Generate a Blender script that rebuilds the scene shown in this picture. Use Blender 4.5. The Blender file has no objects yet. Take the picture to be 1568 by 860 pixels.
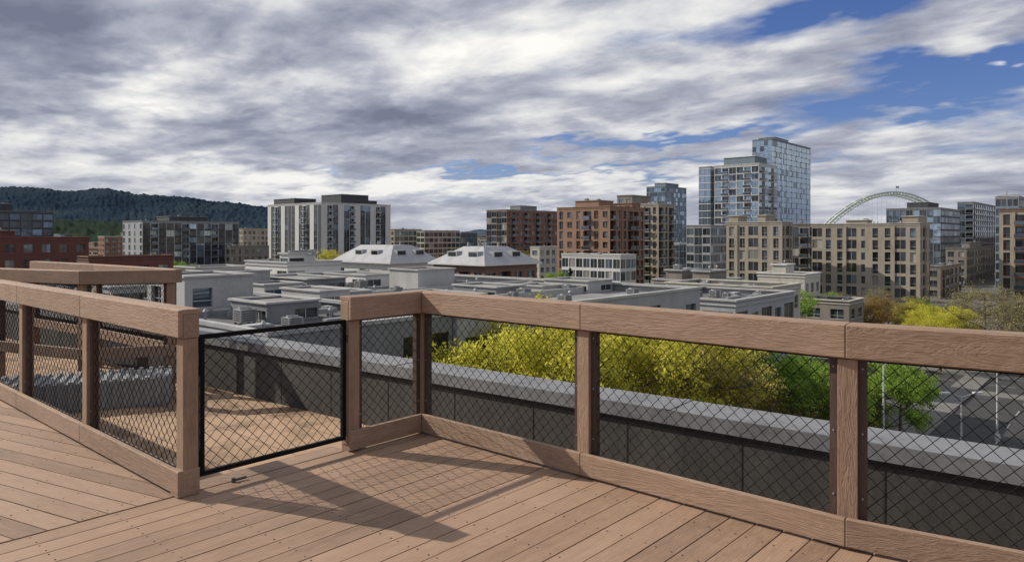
import bpy, math, random
import numpy as np
from mathutils import Vector, Matrix, noise as mnoise
random.seed(7); rng=np.random.default_rng(7)
scene=bpy.context.scene
scene.view_settings.view_transform='Standard'
scene.view_settings.look='None'; scene.view_settings.exposure=0

# ------------------------------------------------------------------ survey frame
CZ=20.0            # eye height above street
DZ=CZ-1.55         # deck level
F=1100.0
def bx(px,d): return (px-784)/F*d          # lateral offset of a bearing at distance d
def hz(py,d): return CZ+(360-py)/F*d       # height seen at distance d
A=Vector((-.749,.662)).normalized()        # street grid, going away to the left
B=Vector((A.y,-A.x))                       # street grid, going away to the right
ROTB=math.atan2(B.y,B.x)

# ------------------------------------------------------------------ materials
def new_mat(name):
    m=bpy.data.materials.new(name); m.use_nodes=True
    nt=m.node_tree; return m,nt,nt.nodes['Principled BSDF']
def ramp(nt,fac,stops):
    r=nt.nodes.new('ShaderNodeValToRGB'); e=r.color_ramp.elements
    while len(e)<len(stops): e.new(.5)
    for i,(p,c) in enumerate(stops): e[i].position=p; e[i].color=(*c,1)
    nt.links.new(fac,r.inputs[0]); return r.outputs[0]
def noise_n(nt,vec,scale,detail=4,rough=.55,dist=0):
    n=nt.nodes.new('ShaderNodeTexNoise'); n.inputs['Scale'].default_value=scale
    n.inputs['Detail'].default_value=detail; n.inputs['Roughness'].default_value=rough
    n.inputs['Distortion'].default_value=dist
    if vec is not None: nt.links.new(vec,n.inputs['Vector'])
    return n.outputs['Fac']
def mapping(nt,rot=(0,0,0),scale=(1,1,1)):
    tc=nt.nodes.new('ShaderNodeTexCoord'); mp=nt.nodes.new('ShaderNodeMapping')
    mp.inputs['Rotation'].default_value=rot; 
    mp2=nt.nodes.new('ShaderNodeMapping'); mp2.inputs['Scale'].default_value=scale
    nt.links.new(tc.outputs['Object'],mp.inputs[0]); nt.links.new(mp.outputs[0],mp2.inputs[0])
    return mp2.outputs[0]
def mth(nt,op,a,b=None,c=None,clamp=False):
    n=nt.nodes.new('ShaderNodeMath'); n.operation=op; n.use_clamp=clamp
    for i,v in enumerate((a,b,c)):
        if v is None: continue
        if isinstance(v,(int,float)): n.inputs[i].default_value=v
        else: nt.links.new(v,n.inputs[i])
    return n.outputs[0]
def bump(nt,bs,h,strength=.3,dist=.01):
    b=nt.nodes.new('ShaderNodeBump'); b.inputs['Strength'].default_value=strength
    b.inputs['Distance'].default_value=dist
    nt.links.new(h,b.inputs['Height']); nt.links.new(b.outputs[0],bs.inputs['Normal'])
def sc(c,k): return tuple(min(1,x*k) for x in c)
_mc={}
def wall_mat(col,name='masonry',rough=.85,var=.18,scale=.6,metal=0,spec=.5):
    key=(name,col,rough)
    if key in _mc: return _mc[key]
    m,nt,bs=new_mat(name)
    v=mapping(nt,scale=(1,1,.35))
    n=noise_n(nt,v,scale,4,.65)
    n2=noise_n(nt,mapping(nt),scale*9,3,.6)
    s=mth(nt,'ADD',mth(nt,'MULTIPLY',n,.65),mth(nt,'MULTIPLY',n2,.35))
    c=ramp(nt,s,[(.28,sc(col,1-var*2.0)),(.5,col),(.72,sc(col,1+var))])
    nt.links.new(c,bs.inputs['Base Color']); bs.inputs['Roughness'].default_value=rough
    bs.inputs['Metallic'].default_value=metal; bs.inputs['Specular IOR Level'].default_value=spec
    _mc[key]=m; return m
def glass_mat(col,name,metal=.35,rough=.06,lo=.45,hi=1.5):
    m,nt,bs=new_mat(name)
    g=nt.nodes.new('ShaderNodeNewGeometry')
    c=ramp(nt,g.outputs['Random Per Island'],[(0,sc(col,lo)),(.6,col),(1,sc(col,hi))])
    nt.links.new(c,bs.inputs['Base Color'])
    bs.inputs['Metallic'].default_value=metal; bs.inputs['Roughness'].default_value=rough
    bs.inputs['IOR'].default_value=1.7
    n=noise_n(nt,mapping(nt),.35,1)
    bump(nt,bs,n,.12,.3)
    return m
G_DARK=glass_mat((.045,.055,.065),'window_glass_dark',.25)
G_BLUE=glass_mat((.13,.17,.22),'window_glass_blue',.6)
G_SKY=glass_mat((.38,.48,.58),'window_glass_sky',.8,.06,.85,1.12)
G_PALE=glass_mat((.24,.235,.22),'window_blinds',.0,.5)
ROOF=wall_mat((.20,.20,.208),'roof_membrane',.9,.28,.35)
ROOFW=wall_mat((.36,.37,.385),'roof_membrane_white',.9,.2,.35)
ROOFD=wall_mat((.10,.10,.105),'roof_dark',.9,.25,.35)
WHITE=wall_mat((.58,.58,.565),'white_stucco',.8,.10,.4)
OFFW=wall_mat((.40,.40,.395),'off_white_stucco',.85,.14,.5)
METAL=wall_mat((.30,.31,.32),'galvanised_metal',.5,.2,1.5,.3)
DARKM=wall_mat((.05,.05,.055),'dark_metal',.5,.2,1.5)
BLACK=wall_mat((.006,.006,.007),'black_vinyl_steel',.75,.2,8,0,.15)

def wood(name,col,rot,scale,rnd=.22,emb=1.0):
    m,nt,bs=new_mat(name)
    v=mapping(nt,rot,scale)
    g=nt.nodes.new('ShaderNodeNewGeometry')
    comb=nt.nodes.new('ShaderNodeVectorMath'); comb.operation='ADD'
    cx=nt.nodes.new('ShaderNodeCombineXYZ')
    r=mth(nt,'MULTIPLY',g.outputs['Random Per Island'],37.0)
    nt.links.new(r,cx.inputs[0]); nt.links.new(r,cx.inputs[1]); nt.links.new(r,cx.inputs[2])
    nt.links.new(v,comb.inputs[0]); nt.links.new(cx.outputs[0],comb.inputs[1])
    vv=comb.outputs[0]
    n=noise_n(nt,vv,1.0,5,.6,.6)
    fine=noise_n(nt,vv,6.0,5,.75,.2)
    w=mth(nt,'SINE',mth(nt,'MULTIPLY',n,70.0))
    big=noise_n(nt,mapping(nt),1.1,5,.65)
    blot=noise_n(nt,mapping(nt),9.0,4,.7)
    k=mth(nt,'ADD',mth(nt,'ADD',mth(nt,'MULTIPLY',n,.2),mth(nt,'MULTIPLY',fine,.35)),mth(nt,'ADD',mth(nt,'MULTIPLY',big,.3),mth(nt,'MULTIPLY',blot,.15)))
    k=mth(nt,'ADD',k,mth(nt,'MULTIPLY',w,.028*emb))
    k=mth(nt,'ADD',k,mth(nt,'MULTIPLY',mth(nt,'SUBTRACT',g.outputs['Random Per Island'],.5),rnd))
    c=ramp(nt,k,[(.30,sc(col,.55)),(.5,col),(.70,tuple(min(1,x*1.26+.025) for x in col))])
    nt.links.new(c,bs.inputs['Base Color'])
    bs.inputs['Roughness'].default_value=.7
    h=mth(nt,'ADD',mth(nt,'MULTIPLY',fine,.7),mth(nt,'MULTIPLY',w,.3*emb))
    bump(nt,bs,h,.4,.005)
    return m
aB=ROTB; aA=math.atan2(A.y,A.x)
WB=wood('composite_deck_board',(.285,.180,.118),(0,0,-aB),(1.2,16,16),.20,.5)
D2=Vector((-.893,.45)).normalized(); a2=math.atan2(D2.y,D2.x)
WD=wood('composite_deck_board_left',(.272,.172,.114),(0,0,-a2),(1.2,16,16),.20,.5)
RA=wood('rail_wood_along',(.285,.187,.128),(0,0,-aA),(1.3,11,11),.08,1.1)
RB=wood('rail_wood_across',(.285,.187,.128),(0,0,-aB),(1.3,11,11),.08,1.1)
RV=wood('post_wood',(.275,.178,.120),(0,0,-aB),(11,11,1.3),.08,1.1)
NAIL=wood('dark_stained_batten',(.055,.030,.022),(0,0,-aB),(11,11,1.5),.1,.5)

# ------------------------------------------------------------------ mesh builder
class MB:
    def __init__(s): s.v=[];s.f=[];s.m=[]
    def quad(s,a,b,c,d,mi=0):
        n=len(s.v); s.v+= [tuple(a),tuple(b),tuple(c),tuple(d)]; s.f.append((n,n+1,n+2,n+3)); s.m.append(mi)
    def prism(s,pts,z0,z1,mi=0):
        n=len(s.v); k=len(pts)
        s.v+=[(p[0],p[1],z0) for p in pts]+[(p[0],p[1],z1) for p in pts]
        s.f.append(tuple(n+k+i for i in range(k))); s.f.append(tuple(n+k-1-i for i in range(k))); s.m+=[mi,mi]
        for i in range(k):
            j=(i+1)%k; s.f.append((n+i,n+j,n+k+j,n+k+i)); s.m.append(mi)
    def box(s,x0,x1,y0,y1,z0,z1,mi=0):
        s.prism([(x0,y0),(x1,y0),(x1,y1),(x0,y1)],z0,z1,mi)
    def tube(s,p0,p1,r0,r1,n=6,mi=0,cap=True):
        p0=Vector(p0);p1=Vector(p1); d=(p1-p0)
        if d.length<1e-6: return
        d.normalize(); u=d.orthogonal().normalized(); w=d.cross(u); b=len(s.v)
        for p,r in((p0,r0),(p1,r1)):
            for i in range(n):
                a=2*math.pi*i/n; q=p+u*(math.cos(a)*r)+w*(math.sin(a)*r); s.v.append(tuple(q))
        for i in range(n):
            j=(i+1)%n; s.f.append((b+i,b+j,b+n+j,b+n+i)); s.m.append(mi)
        if cap:
            s.f.append(tuple(b+n+i for i in range(n))); s.m.append(mi)
            s.f.append(tuple(b+n-1-i for i in range(n))); s.m.append(mi)
    def ring(s,x0,x1,y0,y1,ov,inn,z0,z1,mi=0):
        O=[(x0-ov,y0-ov),(x1+ov,y0-ov),(x1+ov,y1+ov),(x0-ov,y1+ov)]
        I=[(x0+inn,y0+inn),(x1-inn,y0+inn),(x1-inn,y1-inn),(x0+inn,y1-inn)]
        n=len(s.v)
        for z in(z0,z1):
            s.v+=[(p[0],p[1],z) for p in O]+[(p[0],p[1],z) for p in I]
        for i in range(4):
            j=(i+1)%4
            s.f+=[(n+i,n+j,n+8+j,n+8+i),(n+4+j,n+4+i,n+12+i,n+12+j),(n+8+i,n+8+j,n+12+j,n+12+i),(n+j,n+i,n+4+i,n+4+j)]
            s.m+=[mi]*4
    def build(s,name,mats,parent=None,loc=(0,0,0),rot=0,smooth=False):
        me=bpy.data.meshes.new(name); me.from_pydata(s.v,[],s.f); 
        for m in mats: me.materials.append(m)
        if len(mats)>1: me.polygons.foreach_set('material_index',s.m)
        if smooth: me.polygons.foreach_set('use_smooth',[True]*len(s.f))
        me.update(); ob=bpy.data.objects.new(name,me); scene.collection.objects.link(ob)
        ob.location=loc; ob.rotation_euler=(0,0,rot)
        if parent: ob.parent=parent
        return ob
def empty(name,loc=(0,0,0),rot=0):
    e=bpy.data.objects.new(name,None); scene.collection.objects.link(e); e.location=loc; e.rotation_euler=(0,0,rot)
    e.empty_display_size=.5; return e

# ------------------------------------------------------------------ world sky
def build_world():
    w=bpy.data.worlds.new("World"); scene.world=w; w.use_nodes=True; nt=w.node_tree
    bg=nt.nodes['Background']; bg.inputs['Strength'].default_value=.1
    sky=nt.nodes.new('ShaderNodeTexSky'); sky.sky_type='NISHITA'; sky.sun_disc=False
    sky.sun_elevation=SUN_EL; sky.sun_rotation=SUN_AZ; sky.air_density=1.0; sky.dust_density=.6; sky.ozone_density=2.5
    tc=nt.nodes.new('ShaderNodeTexCoord'); sep=nt.nodes.new('ShaderNodeSeparateXYZ'); nt.links.new(tc.outputs['Generated'],sep.inputs[0])
    x,y,z=sep.outputs
    zc=mth(nt,'ADD',mth(nt,'MAXIMUM',z,0.0),.14)
    u=mth(nt,'DIVIDE',x,zc); v=mth(nt,'DIVIDE',y,zc)
    ua=mth(nt,'ADD',mth(nt,'MULTIPLY',u,-A.x),mth(nt,'MULTIPLY',v,-A.y))
    ub=mth(nt,'ADD',mth(nt,'MULTIPLY',u,B.x),mth(nt,'MULTIPLY',v,B.y))
    def vec(a,b,c=0.0):
        n=nt.nodes.new('ShaderNodeCombineXYZ')
        for i,q in enumerate((a,b,c)):
            if isinstance(q,(int,float)): n.inputs[i].default_value=q
            else: nt.links.new(q,n.inputs[i])
        return n.outputs[0]
    va=vec(mth(nt,'MULTIPLY',ua,.78),ub,3.1)
    vb=vec(mth(nt,'MULTIPLY',ua,.82),ub,9.7)
    n1=noise_n(nt,va,1.8,7,.57,.15)
    n2=noise_n(nt,vb,1.6,8,.56,.25)
    n3=noise_n(nt,vb,4.4,5,.58,.3)
    az=mth(nt,'ARCTAN2',x,y); el=mth(nt,'ARCSINE',z)
    wn=noise_n(nt,va,1.6,4,.6); wn2=noise_n(nt,vb,2.0,4,.6)
    azw=mth(nt,'ADD',az,mth(nt,'MULTIPLY',mth(nt,'SUBTRACT',wn,.5),.32))
    elw=mth(nt,'ADD',el,mth(nt,'MULTIPLY',mth(nt,'SUBTRACT',wn2,.5),.13))
    def gauss(px,py,sx,sy,amp,tilt=0.0):
        a0=math.atan((px-784)/F); e0=math.atan((360-py)/F*math.cos(a0))
        ca=math.cos(a0)
        da=mth(nt,'SUBTRACT',azw,a0); de=mth(nt,'SUBTRACT',mth(nt,'SUBTRACT',elw,e0),mth(nt,'MULTIPLY',da,tilt))
        p=mth(nt,'POWER',mth(nt,'ABSOLUTE',mth(nt,'DIVIDE',da,sx/F*ca*ca)),2.0)
        q=mth(nt,'POWER',mth(nt,'ABSOLUTE',mth(nt,'DIVIDE',de,sy/F*ca)),2.0)
        return mth(nt,'MULTIPLY',mth(nt,'EXPONENT',mth(nt,'MULTIPLY',mth(nt,'ADD',p,q),-1.0)),amp)
    def total(base,lst):
        t=base
        for g in lst: t=mth(nt,'ADD',t,gauss(*g))
        return t
    br=mth(nt,'ADD',.46,mth(nt,'MULTIPLY',mth(nt,'SUBTRACT',n2,.5),1.8))
    br=mth(nt,'ADD',br,mth(nt,'MULTIPLY',mth(nt,'SUBTRACT',n3,.5),.75))
    br=total(br,[(190,140,140,36,.62,.0),(40,215,140,30,.32),(740,80,300,48,.42,.15),(1010,120,260,28,.30,.2),(1010,190,240,20,.18,.1),(40,10,340,64,-.36),
                 (480,205,330,30,-.32),(250,240,240,16,-.15),(600,280,360,18,.50),(1100,290,400,20,.22),(1530,62,80,38,.5),(1300,175,230,24,.24)])
    cov=mth(nt,'ADD',1.0,mth(nt,'MULTIPLY',mth(nt,'SUBTRACT',n1,.5),2.2))
    cov=total(cov,[(1420,122,190,36,-1.15,.12),(1270,28,250,28,-.62),(1560,150,120,60,-.8),(1520,58,60,26,1.5),(1400,22,130,25,-.5),(1000,212,240,11,-.75,.05),(660,258,240,8,-.8),(1060,258,300,9,-.5),
                   (200,60,420,90,.5),(480,180,300,60,.3),(1560,235,200,20,-.3)])
    covr=ramp(nt,cov,[(.22,(0,0,0)),(.74,(1,1,1))])
    cr=ramp(nt,br,[(.0,(.18,.195,.28)),(.26,(.28,.30,.39)),(.48,(.44,.46,.54)),(.70,(.70,.71,.73)),(1.0,(1.0,.98,.93))])
    sm=nt.nodes.new('ShaderNodeVectorMath'); sm.operation='SCALE'; sm.inputs['Scale'].default_value=10.0
    nt.links.new(cr,sm.inputs[0])
    st=nt.nodes.new('ShaderNodeMix'); st.data_type='RGBA'; st.blend_type='MULTIPLY'; st.inputs[0].default_value=1
    nt.links.new(sky.outputs[0],st.inputs[6]); st.inputs[7].default_value=(.50,.60,.95,1)
    mx=nt.nodes.new('ShaderNodeMix'); mx.data_type='RGBA'
    nt.links.new(covr,mx.inputs[0]); nt.links.new(st.outputs[2],mx.inputs[6]); nt.links.new(sm.outputs[0],mx.inputs[7])
    hzf=mth(nt,'MULTIPLY',mth(nt,'EXPONENT',mth(nt,'MULTIPLY',mth(nt,'MAXIMUM',z,0.0),-20.0)),.65)
    mh=nt.nodes.new('ShaderNodeMix'); mh.data_type='RGBA'
    nt.links.new(hzf,mh.inputs[0]); nt.links.new(mx.outputs[2],mh.inputs[6]); mh.inputs[7].default_value=(5.3,5.5,6.1,1)
    nt.links.new(mh.outputs[2],bg.inputs['Color'])
SH=Vector((1.66,-.60)); SUN_EL=math.atan2(1.11,SH.length)
sd=Vector((-SH.x,-SH.y)).normalized(); SUN_AZ=math.atan2(sd.x,sd.y)
build_world()
sl=bpy.data.lights.new('sun','SUN'); sl.energy=5.0; sl.angle=math.radians(.5); sl.color=(1,.92,.79)
so=bpy.data.objects.new('sun',sl); scene.collection.objects.link(so); so.location=(-30,10,60)
tosun=Vector((sd.x*math.cos(SUN_EL),sd.y*math.cos(SUN_EL),math.sin(SUN_EL)))
so.rotation_euler=tosun.to_track_quat('Z','Y').to_euler()

# ------------------------------------------------------------------ camera
cam=bpy.data.cameras.new('camera'); co=bpy.data.objects.new('camera',cam); scene.collection.objects.link(co)
co.location=(0,0,CZ); co.rotation_euler=(math.radians(90),0,0)
cam.sensor_width=36; cam.lens=36*F/1568; cam.shift_y=-(430-360)/1568; cam.clip_end=30000; cam.clip_start=.05
scene.camera=co

# ------------------------------------------------------------------ deck
G0=Vector((-1.95,4.316)); SC=1.87
def pt(s,v): return G0+B*s-A*v          # s across, v along the right-hand railing
def sf(v): return SC-.035 if v<3.2 else SC-.035+(v-3.2)*math.tan(math.radians(9.5))
deck=empty('roof_deck')
mb=MB(); scr=MB(); v=.004; i=0
while v<8.5:
    v0,v1=v,v+.137
    s=-8.0-random.random()*2
    jx=-1.9-((i*7)%3)*1.6
    for a,b in [(s,jx-.002),(jx+.002,None)]:
        e0=b if b is not None else sf(v0); e1=b if b is not None else sf(v1)
        mb.prism([pt(a,v0),pt(e0,v0),pt(e1,v1),pt(a,v1)],DZ-.025,DZ+random.uniform(-.001,.001),0)
    k=1.62
    while k>-5:
        for vv in(v0+.025,v1-.025):
            c=pt(k+random.uniform(-.006,.006),vv); scr.tube((c.x,c.y,DZ-.004),(c.x,c.y,DZ+.0018),.0045,.0045,6)
        k-=.406
    v+=.1445; i+=1
mb.build('boards',[WB],deck)
def clip(poly,p0,n):
    out=[]
    for i in range(len(poly)):
        a=poly[i];b=poly[(i+1)%len(poly)]; da=(a-p0).dot(n); db=(b-p0).dot(n)
        if da>=0: out.append(a)
        if da*db<0: out.append(a+(b-a)*(da/(da-db)))
    return out
mb=MB(); N2=Vector((-D2.y,D2.x))
k=-11.0; i=0
while k<8:
    base=G0+N2*k
    poly=[base-D2*14,base+D2*14,base+D2*14+N2*.137,base-D2*14+N2*.137]
    poly=clip(poly,pt(-.035,-.02),-B); 
    if len(poly)>2: poly=clip(poly,pt(0,-.018),A)
    if len(poly)>2: poly=clip(poly,pt(-11,0),B)
    if len(poly)>2: poly=clip(poly,pt(0,-11),-A)
    if len(poly)>2:
        mb.prism(poly,DZ-.025,DZ+random.uniform(-.001,.001),0)
        for q in np.arange(-12,12,.406):
            for w_ in(.025,.112):
                c=base+D2*q+N2*w_
                if (c-pt(-.07,0)).dot(-B)>0 and (c-pt(0,-.03)).dot(A)>0 and c.y>1: scr.tube((c.x,c.y,DZ-.004),(c.x,c.y,DZ+.0018),.0045,.0045,6)
    k+=.1445; i+=1
mb.build('boards_left',[WD],deck)
scr.build('deck_screws',[wall_mat((.05,.035,.03),'screw_head',.5)],deck)
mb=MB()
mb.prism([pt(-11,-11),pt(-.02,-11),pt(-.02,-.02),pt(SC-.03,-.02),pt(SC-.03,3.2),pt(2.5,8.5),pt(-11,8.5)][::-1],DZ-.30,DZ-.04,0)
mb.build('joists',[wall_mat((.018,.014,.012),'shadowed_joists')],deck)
mb=MB(); mb.prism([pt(.06,-.17),pt(1.16,-.17),pt(1.16,-.03),pt(.06,-.03)],DZ-.03,DZ-.006,0)
mb.prism([pt(.06,-.20),pt(1.16,-.20),pt(1.16,-.175),pt(.06,-.175)],DZ-.42,DZ-.008,0)
mb.build('gate_threshold',[RB],deck)

# ------------------------------------------------------------------ railing
H=1.11
def span(mb,P,Q,nP,nQ,hw,off,z0,z1,gap=.0015,mi=0):
    d=(Q-P).normalized(); n=Vector((-d.y,d.x))
    def end(X,o):
        if o is None: return [X+n*(off+hw), X+n*(off-hw)]
        o=o.normalized(); on=Vector((-o.y,o.x)); m=(n+on); m=m/(m.dot(n))
        return [X+m*(off+hw),X+m*(off-hw)]
    a=end(P,nP); b=end(Q,nQ)
    g=d*gap
    mb.prism([a[1]+g,b[1]-g,b[0]-g,a[0]+g],z0,z1,mi)
def chainlink(mb,P,Q,z0,z1,w=.039,r=.0020):
    L=(Q-P).length; d=(Q-P)/L; n=Vector((-d.y,d.x)); k=int(L/w); w=L/k; h=w; m=int((z1-z0)/h); h=(z1-z0)/m
    for i in range(k):
        prev=None
        for j in range(m+1):
            odd=(j+i)%2
            x=(i*w if odd==0 else (i+1)*w)+ (.0012 if odd else -.0012)
            dep=.0025*(1 if odd else -1)
            p=P+d*x+n*dep; p3=(p.x,p.y,z0+j*h)
            if prev: mb.tube(prev,p3,r,r,4,0,False)
            prev=p3
def railing(name,pts,z,inner=1,postskip=(),matA=RA,matB=None,Hh=H,zb=None,ends=(True,True)):
    e=empty(name); matB=matB or matA
    dirs=[(pts[i+1]-pts[i]).normalized() for i in range(len(pts)-1)]
    tops=[MB(),MB()]; bot=[MB(),MB()]; po=MB(); ba=MB(); ch=MB(); sc_=MB(); fr=MB()
    for i in range(len(pts)-1):
        P,Q=pts[i],pts[i+1]; d=dirs[i]
        nP=dirs[i-1] if i>0 else None; nQ=dirs[i+1] if i<len(dirs)-1 else None
        k=0 if abs(d.dot(A))>.7 else 1
        Pe=P-d*.055 if nP is None and ends[0] else P
        Qe=Q+d*.055 if nQ is None and ends[1] else Q
        span(tops[k],Pe,Qe,nP,nQ,.048,0,z+Hh-.172,z+Hh-.030)
        span(tops[k],Pe,Qe,nP,nQ,.058,0,z+Hh-.0295,z+Hh)
        span(tops[k],Pe,Qe,nP,nQ,.014,inner*.0635,z+Hh-.165,z+Hh-.003)
        span(bot[k],Pe,Qe,nP,nQ,.0175,inner*.063,z+.018,z+.155)
        span(bot[k],Pe,Qe,nP,nQ,.030,0,z+.05,z+.115)
        n=Vector((-d.y,d.x))
        for X,sg in((P+d*.066,1),(Q-d*.066,-1)):
            q=[X-d*.018-n*.022,X+d*.018-n*.022,X+d*.018+n*.022,X-d*.018+n*.022]
            ba.prism(q,z+.02,z+Hh-.174,0)
            zz=z+.25
            while zz<z+Hh-.2:
                c=X+n*inner*.0225; sc_.tube((c.x,c.y,zz),(c.x+n.x*inner*.003,c.y+n.y*inner*.003,zz),.005,.005,7); zz+=.32
        a2_=P+d*.086; b2_=Q-d*.086
        for (zz0,zz1) in((z+.118,z+.126),(z+Hh-.186,z+Hh-.176)):
            q=[a2_-n*.005,b2_-n*.005,b2_+n*.005,a2_+n*.005]; fr.prism(q,zz0,zz1,0)
        chainlink(ch,a2_,b2_,z+.12,z+Hh-.178)
    for i,P in enumerate(pts):
        if i in postskip: continue
        d=dirs[min(i,len(dirs)-1)]; n=Vector((-d.y,d.x)); hw=.046
        q=[P-d*hw-n*hw,P+d*hw-n*hw,P+d*hw+n*hw,P-d*hw+n*hw]
        zb_=z+.0 if zb is None else zb
        po.prism(q,zb_-.03,z+Hh-.1735,0)
    for nm,ms,mt in(('top_rail',tops,(matA,RB)),('bottom_rail',bot,(matA,RB))):
        for k in(0,1):
            if ms[k].v:
                o=ms[k].build(nm+('_side' if k else ''),[mt[k]],e)
                bv=o.modifiers.new('b','BEVEL'); bv.width=.004; bv.segments=2; bv.limit_method='ANGLE'
    o=po.build('posts',[RV],e); bv=o.modifiers.new('b','BEVEL'); bv.width=.004; bv.segments=2
    ba.build('battens',[NAIL],e); ch.build('chain_link_mesh',[BLACK],e); sc_.build('batten_screws',[METAL],e); fr.build('mesh_frame',[BLACK],e)
    return e
G1=pt(1.18,0); C=pt(SC,0); R1=pt(SC,1.6); R2=pt(SC,3.2)
d3=Vector((.85,-.527)).normalized(); R3=R2+d3*1.6; R4=R3+d3*1.6
railing('deck_railing',[G1,C,R1,R2,R3,R4],DZ,inner=-1)
Ls=[pt(0,-1.6*i) for i in range(6)]
railing('deck_railing',Ls,DZ,inner=1)
e=empty('railing_post_base'); mb=MB()
q=[pt(-.080,-.050),pt(.052,-.050),pt(.052,.052),pt(-.080,.052)]
mb.prism(q,DZ+.002,DZ+.158,0)
o=mb.build('base_wrap',[RB],e); bv=o.modifiers.new('b','BEVEL'); bv.width=.004
E=[Vector((bx(262,9.2),9.2)),Vector((bx(128,8.9),8.9)),Vector((bx(0,9.6),9.6)),Vector((bx(-120,10.4),10.4))]
railing('deck_railing',E,DZ,inner=1,zb=DZ-.42)
E2=[Vector((bx(262,9.2)+.0,9.35)),Vector((bx(150,10.9),10.9)),Vector((bx(55,12.2),12.2))]
railing('deck_railing',E2,DZ,inner=1,zb=DZ-.42,postskip=(0,))

# gate
ge=empty('chain_link_gate'); mb=MB(); ch=MB(); hw_=MB()
g0=pt(.085,-.0); g1=pt(1.115,0); z0=DZ+.085; z1=DZ+.945
for p in(g0,g1): mb.prism([p+B*a-A*b for a,b in((-.014,-.014),(.014,-.014),(.014,.014),(-.014,.014))],z0,z1,0)
for zz in(z0,z1-.028): 
    a=g0+B*.0145; b=g1-B*.0145; mb.prism([a+A*.0135,a-A*.0135,b-A*.0135,b+A*.0135],zz,zz+.028,0)
chainlink(ch,g0+B*.014,g1-B*.014,z0+.028,z1-.028)
for zz in(z0+.12,z1-.15):
    p=pt(.062,-.002); hw_.tube((p.x,p.y,zz-.04),(p.x,p.y,zz+.04),.011,.011,8)
p=pt(1.125,.02); hw_.prism([p,p+B*.05,p+B*.05-A*.012,p-A*.012],z1-.16,z1-.11,0)
p=pt(.28,.02); q=pt(.36,.03); hw_.tube((p.x,p.y,DZ+.012),(q.x,q.y,DZ+.016),.008,.008,8); hw_.tube((p.x,p.y,DZ+.003),(p.x,p.y,DZ+.028),.014,.012,8)
mb.build('frame',[BLACK],ge); ch.build('chain_link_mesh',[BLACK],ge); hw_.build('hinges_and_latch',[DARKM],ge)

# ------------------------------------------------------------------ lower roof and parapet of our own building
LZ=DZ-.45
P0=Vector((-4.35,9.75)); P1=Vector((2.26,4.65)); pd=(P1-P0).normalized(); pn=Vector((-pd.y,pd.x))
if pn.y<0: pn=-pn
Pa=P0-pd*14; Pb=P1+pd*12
own=empty('apartment_block')
m_tan,nt,bs=new_mat('roof_pavers')
vv=mapping(nt,(0,0,-aB),(1,1,1))
bt=nt.nodes.new('ShaderNodeTexBrick'); bt.inputs['Scale'].default_value=1.0; bt.inputs['Mortar Size'].default_value=.006
bt.inputs['Brick Width'].default_value=.6; bt.inputs['Row Height'].default_value=.6; bt.offset=0
bt.inputs['Color1'].default_value=(.36,.24,.15,1); bt.inputs['Color2'].default_value=(.41,.27,.175,1); bt.inputs['Mortar'].default_value=(.12,.08,.06,1)
nt.links.new(vv,bt.inputs[0]); nn=noise_n(nt,mapping(nt),1.7,7,.7)
mx=nt.nodes.new('ShaderNodeMix'); mx.data_type='RGBA'; mx.blend_type='MULTIPLY'; mx.inputs[0].default_value=.8
nt.links.new(bt.outputs[0],mx.inputs[6]); nt.links.new(ramp(nt,nn,[(.38,(.35,.33,.32)),(.55,(1,1,1))]),mx.inputs[7]); nt.links.new(mx.outputs[2],bs.inputs['Base Color']); bs.inputs['Roughness'].default_value=.9
mb=MB(); 
mb.prism([Pa+pn*.02,Pa-pn*22,Pb-pn*22,Pb+pn*.02],LZ-.3,LZ,0); mb.build('lower_roof',[m_tan],own)
mb=MB(); mb.prism([Pa+pn*.30,Pa-pn*22,Pb-pn*22,Pb+pn*.30],0,LZ-.302,0); mb.build('outer_walls',[wall_mat((.3,.22,.18),'brick_outer')],own)
pw=empty('parapet_wall'); CT=DZ+.23
m,nt,bs=new_mat('parapet_membrane')
nA=noise_n(nt,mapping(nt,(0,0,0),(1,1,.25)),1.2,6,.7); nB=noise_n(nt,mapping(nt),14,4,.7)
k=mth(nt,'ADD',mth(nt,'MULTIPLY',nA,.7),mth(nt,'MULTIPLY',nB,.3))
nt.links.new(ramp(nt,k,[(.3,(.022,.021,.020)),(.5,(.050,.047,.045)),(.7,(.085,.080,.075))]),bs.inputs['Base Color']); bs.inputs['Roughness'].default_value=.75
bump(nt,bs,k,.4,.03); WALLC=m
mb=MB(); mb.prism([Pa,Pb,Pb+pn*.34,Pa+pn*.34],LZ-.2,CT-.02,0)
L=(Pb-Pa).length; s=.4; sm_=MB()
while s<L:
    p=Pa+pd*s; sm_.prism([p-pn*.003,p+pd*.010-pn*.003,p+pd*.010-pn*.0005,p-pn*.0005],LZ,CT-.16,0)
    s+=.92
sm_.prism([Pa-pn*.006,Pb-pn*.006,Pb-pn*.001,Pa-pn*.001],CT-.150,CT-.142,0)
mb.build('wall',[WALLC],pw); sm_.build('membrane_battens',[wall_mat((.03,.028,.027),'termination_bar',.6)],pw)
mb=MB(); s=0
COP=wall_mat((.20,.205,.215),'coping_metal',.55,.28,1.6,.15)
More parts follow.
